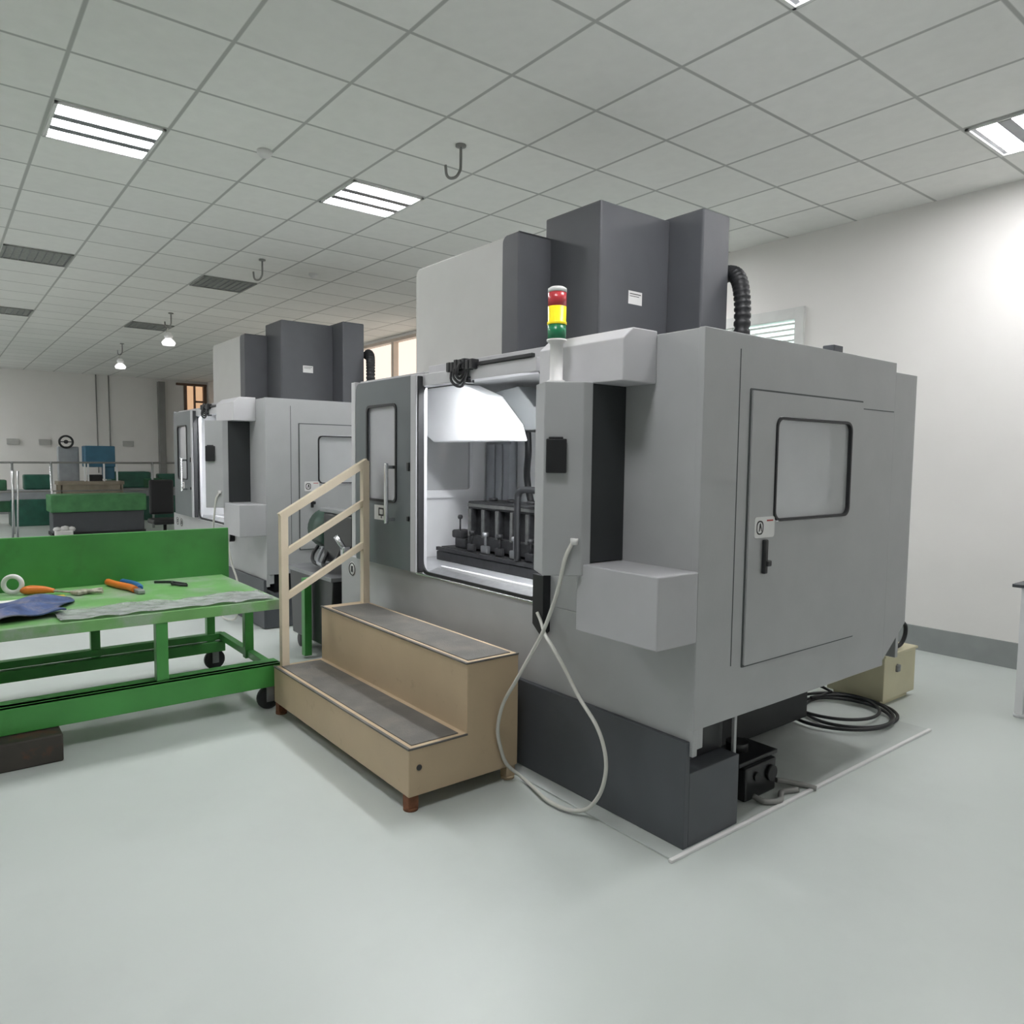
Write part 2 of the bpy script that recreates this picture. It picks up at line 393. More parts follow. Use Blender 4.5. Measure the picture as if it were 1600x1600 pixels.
def reel(x, y, label):
    t = thing('hanging_reel', label, 'hanging reel', (x-.04, y-.03, CZ-.2), 'white reels on the far ceiling hooks')
    c = (x-.04, y-.03, 0)
    MB().tube([(c[0], c[1], CZ-.20), (c[0]-.02, c[1]-.02, CZ-.27), (c[0], c[1], CZ-.30)], .008, 6).build('strap', 'cable', t)
    MB().lathe([(0, CZ-.37), (.05, CZ-.36), (.06, CZ-.32), (.04, CZ-.28), (0, CZ-.27)], c, 14).build('body', 'reel_shell', t)
    MB().lathe([(0, CZ-.47), (.08, CZ-.46), (.095, CZ-.42), (.07, CZ-.385), (.04, CZ-.36), (0, CZ-.355)], c, 14).build('reel_shell', 'glow', t)  # glow added so the lower end of the reel stays bright white
reel(-11.5, 2.80, 'white reel with added glow hanging from the third ceiling hook, the nearer of two')
reel(-15.25, 2.86, 'white reel with added glow hanging from the farthest ceiling hook near the far wall')
for (x, y, l) in ((-7.97, 3.44, 'small white smoke detector on the ceiling, left of the cream cover'), (-5.02, 1.83, 'small white smoke detector on the ceiling between the lit lights')):
    tag(MB().lathe([(0, CZ), (.05, CZ), (.05, CZ-.02), (.03, CZ-.04), (0, CZ-.042)], (x, y, 0), 18).build('smoke_detector', 'label', loc=(x, y, CZ)), l, 'smoke detector', 'ceiling smoke detectors')

# floor plate under the nearer machine
tag(MB().box(-4.95, -1.69, 2.13, 4.36, 0, .008, .002).build('floor_plate', 'pad', loc=(-3.3, 3.2, 0)), 'thin grey plate on the floor under the nearer machine, its long edge showing at right', 'floor plate')
MB().box(-1.706, -1.688, 2.115, 4.36, .0, .013, .003).build('edge_strip', 'label', bpy.data.objects['floor_plate'])

# ------------------------------------------------------------------ machining centre
def make_machine():
    t = thing('machining_center', 'nearer grey machining centre with dark tower and open door behind the beige steps', 'machine', (-3.08, 3.1, 0), 'grey machining centres')
    B = lambda m, n, k, par=t, label=None: m.build(n, k, par, label=label)
    # base
    B(MB().box(-4.35, -1.715, 2.212, 2.24, .008, .43).box(-4.35, -1.715, 2.24, 2.56, .008, .303), 'base', 'dark')
    B(MB().box(-4.3, -1.80, 2.33, 2.56, .303, .47).box(-4.2, -2.15, 2.56, 3.85, .06, .60), 'bed', 'blackgloss')
    for (x, y) in ((-2.35, 3.7), (-4.05, 3.7), (-2.35, 2.75), (-4.05, 2.75)):
        B(MB().cyl((x, y, .008), (x, y, .03), .07).cyl((x, y, .03), (x, y, .12), .025), 'leveling_foot', 'dullsteel')
    B(MB().box(-1.765, -1.75, 2.572, 2.59, .03, .475), 'support_post', 'grey')
    # lower panel and sill
    lp = B(MB().box(-4.74, -1.7035, 2.235, 2.30, .395, .82, .004).box(-1.735, -1.7005, 2.2342, 2.262, .372, .476).box(-4.74, -4.70, 2.30, 3.0, .395, .82), 'lower_panel', 'grey')
    B(MB().box(-3.72, -2.60, 2.226, 2.245, .812, .824, .003), 'sill_trim', 'chrome', lp)
    B(MB().prism([(2.24, .822), (2.34, .850), (2.34, .80), (2.24, .80)], 'x', -3.66, -2.60, .001), 'sill', 'steel', lp)
    B(MB().box(-3.62, -2.60, 2.335, 2.355, .842, .866, .005), 'sill_lip', 'white', lp)
    for (x, z) in ((-4.57, .735), (-4.40, .728)):
        st = B(MB().lathe([(0, 2.2345), (.05, 2.2345), (.05, 2.2335), (0, 2.2335)], (x, 0, z), 20, 'y'), 'sticker', 'label', lp)
        B(MB().torus((x, 2.2335, z), .042, .004, Matrix.Rotation(PI/2, 3, 'X')).box(x-.018, x+.014, 2.232, 2.2335, z-.02, z+.022, 0), 'sticker_mark', 'ink', st)
    # right-hand side: wall with window opening, access door, seams
    sp = MB()
    y0, y1, z0, z1 = 2.67, 3.35, 1.22, 1.72
    sp.box(-1.73, -1.70, 2.2355, y0, .475, 1.99).box(-1.73, -1.70, y1, 3.75, .475, 1.99).box(-1.73, -1.70, y0-.005, y1+.005, .475, z0, .001).box(-1.73, -1.70, y0-.005, y1+.005, z1, 1.99, .001)
    side = B(sp, 'side_panel', 'grey')
    B(MB().prism([(3.752, .50), (3.985, .665), (3.985, 1.945), (3.752, 1.945)], 'x', -1.73, -1.702, .002), 'rear_panel', 'grey')
    B(MB().box(-1.7015, -1.6985, 2.455, 2.459, .69, 1.93, 0), 'panel_seam', 'seam', side); B(MB().box(-1.7015, -1.6985, 3.43, 3.74, 1.748, 1.752, 0), 'panel_seam', 'seam', side)
    hole = rr(2.712, 3.305, 1.265, 1.672, .035)
    B(MB().ring(rr(2.525, 3.425, .672, 1.785, .006), rr(2.69, 3.33, 1.24, 1.70, .04), 'x', -1.700, -1.697), 'door_gap', 'seam', side)
    sd = B(MB().ring(rr(2.534, 3.416, .680, 1.777, .006), rr(2.70, 3.317, 1.253, 1.684, .04), 'x', -1.700, -1.690), 'side_door', 'grey')
    B(MB().ring(rr(2.702, 3.315, 1.255, 1.682, .042), hole, 'x', -1.705, -1.684), 'window_gasket', 'black', sd)
    B(MB().prism(rr(2.706, 3.311, 1.259, 1.678, .035), 'x', -1.706, -1.70, 0), 'window_pane', 'pane', sd)
    B(MB().box(-1.69, -1.672, 2.628, 2.652, 1.045, 1.185, .006).box(-1.69, -1.665, 2.636, 2.668, 1.075, 1.10, .005), 'handle', 'blackgloss', sd)
    lb = B(MB().prism(rr(2.572, 2.712, 1.192, 1.277, .012), 'x', -1.690, -1.6885, 0), 'warning_label', 'label', sd)
    B(MB().ring(rr(2.584, 2.632, 1.205, 1.262, .02), rr(2.590, 2.626, 1.211, 1.256, .016), 'x', -1.6885, -1.688).prism([(2.60, 1.218), (2.606, 1.218), (2.612, 1.235), (2.618, 1.218), (2.623, 1.218), (2.614, 1.252), (2.606, 1.25)], 'x', -1.6885, -1.688, 0), 'label_symbol', 'ink', lb)
    B(MB().box(-1.6885, -1.688, 2.655, 2.70, 1.258, 1.264, 0), 'label_line', 'redink', lb)
    # other walls
    B(MB().box(-4.45, -1.73, 2.24, 3.748, 1.962, 1.988).box(-4.45, -1.731, 3.749, 3.984, 1.915, 1.940), 'roof', 'grey')
    B(MB().box(-1.79, -1.735, 3.21, 3.29, 1.985, 2.028), 'roof_lug', 'dark')
    B(MB().box(-4.45, -1.73, 3.955, 3.985, .475, 1.915), 'back_panel', 'grey')
    lw = MB(); y0, y1, z0, z1 = 2.66, 3.10, 1.27, 1.69
    lw.box(-4.45, -4.42, 2.265, y0, .475, 1.96).box(-4.45, -4.42, y1, 3.955, .475, 1.96).box(-4.45, -4.42, y0, y1, .475, z0, 0).box(-4.45, -4.42, y0, y1, z1, 1.96, 0)
    lw = B(lw, 'end_panel', 'grey')
    B(MB().prism(rr(y0-.01, y1+.01, z0-.01, z1+.01, .03), 'x', -4.448, -4.443, 0), 'window_pane', 'pane', lw)
    B(MB().box(-4.42, -4.405, 2.266, y0, .80, 1.96, 0).box(-4.42, -4.405, y1, 3.25, .80, 1.96, 0).box(-4.42, -4.405, y0, y1, .80, z0, 0).box(-4.42, -4.405, y0, y1, z1, 1.96, 0)
      .ring(rr(y0-.05, y1+.04, z0-.055, z1+.05, .03), rr(y0, y1, z0, z1, .04), 'x', -4.405, -4.385), 'liner', 'white', lw)
    B(MB().box(-2.60, -1.7035, 2.2365, 2.265, .82, 1.987), 'front_panel', 'grey')
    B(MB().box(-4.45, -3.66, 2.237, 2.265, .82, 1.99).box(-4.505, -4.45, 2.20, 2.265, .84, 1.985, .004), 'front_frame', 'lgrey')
    B(MB().ring(rr(-3.665, -2.595, .826, 1.935, .06), rr(-3.648, -2.61, .842, 1.92, .06), 'y', 2.226, 2.237), 'opening_gasket', 'black')
    # door guide
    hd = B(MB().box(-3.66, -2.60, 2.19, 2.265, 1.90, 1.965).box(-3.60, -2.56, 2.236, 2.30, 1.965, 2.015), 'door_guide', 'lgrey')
    B(MB().box(-3.05, -2.62, 2.178, 2.20, 1.966, 1.984), 'guide_rail', 'black', hd)
    cc = MB()
    for k in range(7): cc.box(-3.30+k*.035, -3.272+k*.035, 2.155, 2.20, 1.962-.006*(k % 2)-abs(k-3)*.004, 2.012-.006*(k % 2)-abs(k-3)*.004, .004)
    for k in range(5):
        z = 1.90+.02*k
        cc.tube(arc([(-3.26+.03*k, 2.17, 1.99), (-3.24+.02*k, 2.15, z), (-3.16-.01*k, 2.165, z-.03), (-3.12, 2.18, 1.98)], 5), .007, 6)
    B(cc, 'cable_carrier', 'black', hd)
    B(MB().cyl((-3.14, 2.20, 1.885), (-3.14, 2.20, 1.915), .022), 'door_switch', 'blackgloss', hd)
    # sliding door, pushed open to the left
    dr = B(MB().ring(rr(-4.36, -3.66, .84, 1.962, [.012, .012, .012, .05]), rr(-4.205, -3.835, 1.232, 1.812, .03), 'y', 2.16, 2.20), 'sliding_door', 'doordark')
    B(MB().ring(rr(-4.21, -3.83, 1.227, 1.817, .035), rr(-4.195, -3.845, 1.242, 1.802, .03), 'y', 2.154, 2.162), 'window_gasket', 'black', dr)
    B(MB().prism(rr(-4.205, -3.835, 1.232, 1.812, .03), 'y', 2.172, 2.178, 0), 'window_pane', 'darkpane', dr)
    B(MB().box(-3.872, -3.846, 2.095, 2.115, 1.105, 1.465, .006).box(-3.868, -3.85, 2.115, 2.16, 1.12, 1.14, .002).box(-3.868, -3.85, 2.115, 2.16, 1.43, 1.45, .002), 'handle', 'chrome', dr)
    B(MB().box(-3.662, -3.598, 2.152, 2.20, .84, 1.962, .006), 'edge_strip', 'mid', dr)
    B(MB().box(-3.600, -3.588, 2.16, 2.20, .845, 1.955, .004), 'edge_seal', 'black', dr)
    B(MB().box(-3.70, -3.675, 2.148, 2.16, 1.42, 1.47, .004).box(-3.70, -3.68, 2.148, 2.16, 1.13, 1.16, .004), 'latch', 'blackgloss', dr)
    lb = B(MB().box(-4.105, -3.965, 2.158, 2.160, 1.115, 1.205, 0), 'warning_label', 'label', dr)
    B(MB().ring(rr(-4.05, -3.985, 1.14, 1.19, .004), rr(-4.04, -3.995, 1.15, 1.18, .004), 'y', 2.157, 2.158).box(-4.02, -4.01, 2.157, 2.158, 1.125, 1.15, 0), 'label_symbol', 'ink', lb)
    # canopy, ledge, pendant
    B(MB().prism([(2.237, 1.797), (2.047, 1.797), (2.047, 1.955), (2.10, 2.0), (2.237, 2.0)], 'x', -2.41, -1.928, .004), 'canopy', 'lgrey')  # canopy grey lightened for the light that falls on it
    B(MB().box(-2.12, -1.70, 2.01, 2.237, .815, 1.085, .005), 'ledge', 'mid')  # ledge grey lightened for the light on its front
    pd = B(MB().prism([(-2.315, 1.95), (-2.18, 1.88), (-2.085, 2.0), (-2.08, 2.046), (-2.30, 2.046)], 'z', 1.04, 1.80, .004), 'control_pendant', 'grey')
    B(MB().box(-2.29, -2.085, 2.045, 2.24, 1.088, 1.796, .004), 'pendant_arm', 'arm')  # arm coloured near black for the shade in the recess
    d = Vector((.6207, .7841, 0)); nn = Vector((.7841, -.6207, 0)); a = Vector((-2.18, 1.88, 0))
    def face_box(mb, s0, s1, zz0, zz1, th, e=0.):
        c = a+d*((s0+s1)/2)+nn*(th/2+e)
        return mb.box(c.x-(s1-s0)/2, c.x+(s1-s0)/2, c.y-th/2, c.y+th/2, zz0, zz1, .004, rot=math.atan2(d.y, d.x))
    pb = B(face_box(MB(), .008, .088, 1.445, 1.578, .022), 'port_box', 'blackgloss', pd)
    B(face_box(MB(), .018, .075, 1.578, 1.586, .012), 'port_hinge', 'black', pb)
    B(MB().prism([(-2.605, .965), (-2.53, .965), (-2.53, .70), (-2.55, .685), (-2.605, .73)], 'y', 2.19, 2.236, .002), 'cable_duct', 'black')
    # signal tower standing on the pendant
    c = (-2.216, 1.97, 0)
    sg = B(MB().lathe([(0, 1.80), (.036, 1.80), (.036, 1.81), (.026, 1.815), (.026, 1.955), (.04, 1.965), (.04, 1.972), (0, 1.972)], c, 24), 'signal_tower', 'label')
    B(MB().lathe([(0, 1.972), (.037, 1.972), (.037, 2.03), (0, 2.03)], c, 24), 'green_lens', 'lensgrn', sg, label='green lens')
    B(MB().lathe([(0, 2.03), (.039, 2.03), (.039, 2.04), (.036, 2.041), (.037, 2.10), (0, 2.10)], c, 24), 'yellow_lens', 'lensyel', sg, label='yellow lens')
    B(MB().lathe([(0, 2.10), (.037, 2.10), (.037, 2.155), (0, 2.155)], c, 24), 'red_lens', 'lensred', sg, label='red lens')
    B(MB().lathe([(0, 2.155), (.038, 2.155), (.037, 2.17), (.025, 2.177), (0, 2.178)], c, 24), 'cap', 'label', sg)
    # interior
    B(MB().box(-4.40, -1.76, 2.34, 3.25, .775, .80, 0), 'chip_tray', 'tray')
    B(MB().box(-4.405, -1.76, 3.25, 3.27, .80, 1.96, 0), 'back_liner', 'white')
    B(MB().prism([(-4.30, 1.955), (-3.80, 1.955), (-3.56, 1.875), (-3.36, 1.70), (-3.315, 1.60), (-4.13, 1.60), (-4.27, 1.67)], 'y', 2.60, 2.74, .01), 'magazine_shroud', 'white')
    B(MB().prism([(-3.82, 1.89), (-3.42, 1.925), (-3.27, 1.80), (-2.95, 1.80), (-2.95, 1.665), (-3.56, 1.665)], 'y', 2.74, 3.15, .006), 'spindle_head', 'headgrey')
    B(MB().cyl((-3.10, 2.93, 1.67), (-3.10, 2.93, 1.50), .11, .09).cyl((-3.10, 2.93, 1.50), (-3.10, 2.93, 1.42), .06, .045), 'spindle_nose', 'chrome')
    cw = MB().box(-4.34, -4.05, 3.19, 3.25, .80, 1.62, .004)
    for k in range(3): cw.box(-4.30+k*.09, -4.23+k*.09, 3.175, 3.195, .80, 1.60, .004)
    B(cw, 'way_cover', 'greymach')
    B(MB().tube(arc([(-3.62, 2.98, 1.72), (-3.63, 3.0, 1.55), (-3.70, 3.05, 1.38), (-3.66, 3.06, 1.2), (-3.58, 3.06, 1.08)], 6), .022, 10), 'coolant_hose', 'black')
    B(MB().box(-3.65, -2.70, 2.29, 2.35, 1.938, 1.956, .004), 'interior_lamp', 'lamp')
    B(MB().box(-2.52, -2.46, 2.30, 2.35, 1.10, 1.75, .004), 'interior_lamp', 'fill_lamp')  # unseen bar added to brighten the machine interior
    B(MB().ring(rr(2.27, 3.25, .80, 1.96, .01), rr(2.68, 3.34, 1.23, 1.71, .03)[:0] or rr(2.68, 3.24, 1.23, 1.71, .03), 'x', -1.80, -1.785), 'liner', 'white')
    B(MB().box(-4.27, -2.4, 2.72, 3.14, .80, .86, .004).box(-4.27, -2.4, 2.715, 2.74, .865, .89, .002).box(-4.27, -2.4, 2.76, 3.14, .86, .89, .002), 'table', 'iron')
    # tower on the roof
    sc_ = B(MB().box(-3.285, -2.84, 2.82, 3.38, 1.99, 2.868, .012), 'spindle_cover', 'towerdark')
    B(MB().box(-2.84, -2.8385, 3.046, 3.155, 2.358, 2.429, 0), 'rating_label', 'label', sc_)
    B(MB().box(-2.839, -2.8375, 3.056, 3.145, 2.412, 2.416, 0).box(-2.839, -2.8375, 3.056, 3.13, 2.40, 2.403, 0), 'label_line', 'ink', sc_)
    B(MB().box(-3.15, -2.606, 3.378, 3.62, 1.99, 2.885, .010), 'motor_cover', 'towerdark')
    B(MB().prism(rr(-4.335, -3.38, 1.99, 2.745, [.004, .004, .004, .05]), 'y', 2.59, 3.30, .008), 'magazine_cover', 'cream')
    B(MB().prism(rr(-3.382, -3.235, 1.99, 2.748, [.004, .004, .004, .04]), 'y', 2.585, 2.90, .006).box(-3.38, -2.95, 2.90, 2.94, 1.99, 2.60, .004), 'magazine_guard', 'towerdark')
    hp = arc([(-2.74, 3.72, 2.58), (-2.66, 3.70, 2.59), (-2.585, 3.68, 2.55), (-2.54, 3.66, 2.44), (-2.525, 3.65, 2.27), (-2.53, 3.63, 1.985)], 14)
    B(MB().tube(hp, [.048 if i % 3 else .038 for i in range(len(hp))], 14), 'corrugated_hose', 'black')
    return t
m1 = make_machine()
m2 = copy_tree(m1, skip=('signal_tower',)); m2.location.x -= 4.5
m2['label'] = 'farther grey machining centre behind the green bench, partly hidden by the nearer one'

# engine block clamped on the table of the nearer machine
t = thing('engine_block', 'dark cast engine block clamped on the table inside the open machine', 'engine block', (-3.5, 2.9, .89))
bl = MB().box(-4.0, -2.9, 2.84, 3.08, .90, 1.19, .006).box(-4.01, -2.9, 2.80, 3.08, 1.165, 1.215, .006).box(-4.0, -2.9, 2.79, 2.86, .905, .99, .006)
for k in range(8): bl.box(-4.0+k*.15, -3.965+k*.15, 2.795, 2.85, .98, 1.17, .004)
for k in range(5): bl.cyl((-3.93+k*.2, 2.95, 1.21), (-3.93+k*.2, 2.95, 1.235), .03)
bl.build('block', 'iron', t)
rb = MB()
for k in range(8): rb.box(-3.995+k*.15, -3.97+k*.15, 2.788, 2.797, .985, 1.165, .002)
rb.box(-4.0, -2.95, 2.79, 2.80, 1.18, 1.20, .002)
rb.build('machined_rib', 'irongrey', t)
for k in range(5):
    x = -3.92+k*.15
    MB().box(x-.035, x+.035, 2.755, 2.785, .89, .94, .006).cyl((x, 2.77, .94), (x, 2.77, 1.02), .01).cyl((x, 2.77, 1.0), (x, 2.77, 1.025), .02).build('clamp', 'dullsteel' if k % 2 else 'iron', t)
t2 = thing('fixture_block', 'dark fixture block with a knobbed rod at the left end of the engine block', 'fixture', (-4.09, 2.86, .89))
MB().box(-4.15, -4.02, 2.79, 2.95, .892, .96, .008).box(-4.19, -4.06, 2.79, 2.90, .955, 1.01, .012).build('body', 'iron', t2)
MB().cyl((-4.10, 2.80, 1.0), (-4.10, 2.80, 1.09), .006).lathe([(0, 1.085), (.014, 1.09), (.018, 1.103), (.012, 1.116), (0, 1.118)], (-4.10, 2.80, 0), 12).build('knob_rod', 'iron', t2)
o = MB().tube(arc([(-3.38, 2.72, .892), (-3.385, 2.72, 1.10), (-3.385, 2.72, 1.25), (-3.37, 2.72, 1.30), (-3.32, 2.72, 1.318), (-3.2, 2.72, 1.318), (-3.05, 2.72, 1.318)], 6), .020, 10)
tag(o.build('clamp_arm', 'black', loc=(-3.38, 2.72, .89)), 'black bent pipe standing in front of the engine block', 'pipe')

# white cable looping from the pendant to the cable duct
cp = arc([(-2.10, 1.968, 1.175), (-2.118, 1.945, 1.11), (-2.15, 1.94, .985), (-2.205, 1.945, .87), (-2.259, 1.95, .777), (-2.36, 1.965, .65), (-2.47, 1.985, .52), (-2.555, 1.985, .40), (-2.585, 1.978, .28), (-2.585, 1.995, .185), (-2.583, 2.03, .10), (-2.57, 2.10, .030), (-2.48, 2.093, .018), (-2.35, 2.06, .018), (-2.263, 2.057, .018), (-2.20, 2.073, .018), (-2.15, 2.10, .03), (-2.095, 2.10, .075), (-2.044, 2.10, .155), (-2.021, 2.10, .255), (-2.038, 2.10, .344), (-2.088, 2.10, .422), (-2.185, 2.10, .504), (-2.287, 2.11, .60), (-2.39, 2.13, .67), (-2.47, 2.155, .705), (-2.53, 2.178, .757), (-2.56, 2.182, .79)], 8)
o = MB().tube(cp, .0085, 8)
cab = tag(o.build('cable', 'cable', loc=(-2.1, 1.97, 1.17)), 'white cable looping from the nearer control pendant down to the floor', 'cable', 'white pendant cables')
MB().lathe([(0, 1.165), (.016, 1.165), (.016, 1.19), (0, 1.19)], (-2.098, 1.974, 0), 12).build('gland', 'label', cab)
c2 = copy_tree(cab); c2.location.x -= 4.5; c2['label'] = 'white cable looping below the farther control pendant'
# white bag on the farther pendant
o = MB().sheet(lambda u, v: (-6.80+.02*math.sin(9*v)+.10*u, 1.905+.025*u+.02*math.sin(7*u+4*v), .80-.30*v), 6, 8, .012)
tag(o.build('rag', 'label', loc=(-6.7, 1.93, .8)), 'white rag hanging below the farther control pendant', 'rag')

# ------------------------------------------------------------------ platform steps with handrail
t = thing('platform_steps', 'beige two-step platform with dark treads in front of the nearer machine', 'steps', (-3.38, 1.82, 0))
body = MB().prism([(1.53, .068), (1.53, .278), (1.825, .278), (1.825, .598), (2.115, .598), (2.115, .068)], 'x', -4.15, -2.61, .004).build('body', 'beige', t)
MB().box(-4.11, -2.64, 1.56, 1.80, .276, .282, .002).build('tread', 'tread', t)
MB().box(-4.06, -2.64, 1.85, 2.09, .596, .602, .002).build('tread', 'tread', t)
MB().box(-4.15, -2.608, 1.526, 1.54, .272, .281, .002).box(-2.614, -2.607, 1.53, 1.83, .272, .281, .002).box(-2.614, -2.607, 1.82, 2.115, .592, .601, .002).box(-4.15, -2.608, 1.818, 1.832, .592, .601, .002).build('edge_trim', 'tread', body)
MB().lathe([(0, -2.612), (.013, -2.612), (.013, -2.607), (0, -2.607)], (0, 1.58, .19), 14, 'x').build('bolt', 'ink', body)
for (x, y, k) in ((-2.645, 1.56, 'rust'), (-4.12, 1.56, 'rust'), (-2.645, 2.085, 'beige'), (-4.12, 2.085, 'beige')):
    MB().box(x-.025, x+.025, y-.025, y+.025, .012, .072).cyl((x, y, .0), (x, y, .014), .032).build('foot', k, t)
hr = MB().tube([(-4.125, 1.585, .278), (-4.125, 1.585, 1.165)], .021, square=True).build('handrail', 'rail', t)
MB().tube([(-4.11, 2.095, .598), (-4.11, 2.095, 1.475)], .021, square=True).build('post', 'rail', hr)
MB().tube([(-4.125, 1.567, 1.150), (-4.11, 2.11, 1.470)], .021, square=True).build('rail_bar', 'rail', hr)
MB().tube([(-4.125, 1.585, .935), (-4.11, 2.095, 1.225)], .017, square=True).build('rail_bar', 'rail', hr)
MB().tube([(-4.125, 1.585, .675), (-4.11, 2.095, .965)], .017, square=True).build('rail_bar', 'rail', hr)

# ------------------------------------------------------------------ green bench on casters
t = thing('work_bench', 'long green steel bench on casters with upright back board', 'workbench', (-4.75, .6, 0))
MB().box(-5.34, -4.20, -.5, 1.60, .640, .655).box(-4.215, -4.195, -.5, 1.605, .600, .658).box(-5.34, -4.2, 1.585, 1.605, .600, .652).box(-5.34, -5.32, -.5, 1.6, .60, .64).build('tabletop', 'greentop', t)
MB().box(-5.365, -5.335, -.5, 1.65, .60, .985).build('back_board', 'green', t)
for (x, y, s) in ((-4.235, .945, .03), (-4.71, 1.57, .027), (-5.29, 1.50, .027), (-5.29, .79, .027), (-4.235, -.42, .03), (-5.29, -.42, .027)):
    MB().box(x-s, x+s, y-s, y+s, .20, .645).build('leg', 'green', t)
MB().box(-4.23, -4.19, -.5, 1.585, .145, .285).box(-4.30, -4.19, -.5, 1.585, .270, .285).build('front_beam', 'green', t)
MB().box(-5.32, -5.26, -.5, 1.585, .205, .25).build('back_rail', 'green', t)
MB().box(-5.29, -5.23, -.5, 1.585, .128, .198).build('back_rail', 'green', t)
MB().box(-5.30, -4.2, 1.555, 1.60, .205, .25).build('end_rail', 'green', t)
MB().box(-5.30, -4.2, -.5, -.455, .205, .25).build('end_rail', 'green', t)
def caster(x, y, ztop):
    f = MB().box(x-.035, x+.035, y-.03, y+.03, ztop-.012, ztop, .002).box(x-.034, x-.028, y-.022, y+.022, .05, ztop-.01, .001).box(x+.028, x+.034, y-.022, y+.022, .05, ztop-.01, .001).build('caster', 'dullsteel', t)
    MB().lathe([(0, -.022), (.05, -.022), (.066, -.016), (.07, -.008), (.07, .008), (.066, .016), (.05, .022), (0, .022)], (x, y, .07), 24, 'x').build('wheel', 'black', f)
for (x, y, z) in ((-4.245, 1.53, .15), (-5.27, 1.52, .16), (-4.26, -.42, .15), (-5.27, -.42, .16)): caster(x, y, z)
TZ = .656
# things on the bench
def cl(u, v):
    x = -4.86+.50*u+.03*math.sin(5*v); y = .06+.55*v-.10*u*v+.03*math.sin(7*u)
    h = .018+.022*abs(math.sin(6*u+2.2*v))*(.4+.6*math.sin(PI*v)**.5)+.012*math.sin(11*v+3*u)
    return (x, y, TZ+max(.008, h))
tag(MB().sheet(cl, 22, 22, .006).build('jacket', 'bluecloth', loc=(-4.6, .3, TZ)), 'crumpled blue grey jacket on the near edge of the green bench', 'jacket')
o = MB().sheet(lambda u, v: (-5.03+.14*u, .02+.42*v, TZ+.003+.004*math.sin(4*v)**2), 4, 8, .001)
tag(o.build('paper_sheet', 'paper', loc=(-5, .2, TZ)), 'white paper sheet behind the blue jacket on the bench', 'paper')
tag(MB().box(-5.06, -4.98, .455, .60, TZ, TZ+.003, .001).build('card', 'yellow', loc=(-5.02, .52, TZ)), 'yellow card lying under the orange-handled tool on the bench', 'card')
tag(MB().torus((-5.22, .36, TZ+.064), .048, .014, Matrix.Rotation(PI/2, 3, 'Y') @ Matrix.Rotation(.4, 3, 'X')).build('tape_roll', 'label', loc=(-5.22, .36, TZ)), 'white ring of tape standing at the left end of the bench', 'tape')
o = thing('hand_tool', 'tool with fat orange grip and thin shaft pointing right on the bench', 'tool', (-5.15, .55, TZ))
MB().tube(arc([(-5.20, .40, TZ+.025), (-5.17, .45, TZ+.03), (-5.14, .51, TZ+.028), (-5.12, .56, TZ+.02)], 5), [.014, .02, .024, .026, .027, .027, .026, .025, .024, .023, .022, .02, .018, .016, .014, .012][:16], 10).build('grip', 'orange', o)
MB().tube([(-5.12, .55, TZ+.021), (-5.02, .68, TZ+.012)], .007, 8).box(-5.06, -4.99, .64, .74, TZ+.003, TZ+.026, .006, rot=.5).tube([(-5.01, .71, TZ+.016), (-4.96, .79, TZ+.016)], .012, 6).tube([(-5.03, .72, TZ+.016), (-5.04, .80, TZ+.02)], .011, 6).build('jaw', 'paleiron', o)
o = thing('pliers', 'pliers with one orange and one blue grip in the middle of the bench', 'pliers', (-5.1, .95, TZ))
MB().tube(arc([(-5.28, .87, TZ+.022), (-5.15, .895, TZ+.022), (-5.0, .94, TZ+.022), (-4.90, .955, TZ+.02)], 5), .021, 8).build('grip', 'orange', o, label='orange grip')
MB().tube(arc([(-5.26, .95, TZ+.02), (-5.13, .99, TZ+.02), (-5.0, 1.0, TZ+.02), (-4.92, .985, TZ+.02)], 5), .018, 8).build('grip', 'blue', o, label='blue grip')
MB().box(-4.92, -4.82, .95, .99, TZ+.003, TZ+.026, .005, rot=.1).build('jaw', 'dullsteel', o)
o = MB().tube([(-5.20, 1.13, TZ+.008), (-5.13, 1.22, TZ+.01), (-5.0, 1.275, TZ+.008)], .008, 6).tube([(-5.11, 1.215, TZ+.01), (-5.05, 1.20, TZ+.01), (-4.97, 1.235, TZ+.01), (-4.95, 1.27, TZ+.008)], .008, 6)
tag(o.build('calipers', 'iron', loc=(-5.1, 1.2, TZ)), 'thin dark calipers lying toward the right end of the bench', 'calipers')
def fl(u, v):
    y = .48+1.08*v; x = -4.50+.285*u+.035*math.sin(13*v)*(1-u)
    return (x, y, TZ+.006+.007*abs(math.sin(17*v+5*u))+.006*abs(math.sin(9*u-23*v)))
tag(MB().sheet(fl, 10, 40, .001).build('plastic_sheet', 'film', loc=(-4.35, 1.05, TZ)), 'crumpled clear plastic sheet along the front edge of the bench', 'plastic sheet')
tag(MB().box(-4.42, -4.09, -.3, .463, 0, .138, .008).build('timber_block', 'wood', loc=(-4.25, .1, 0)), 'dark timber block on the floor under the near corner of the bench', 'block')

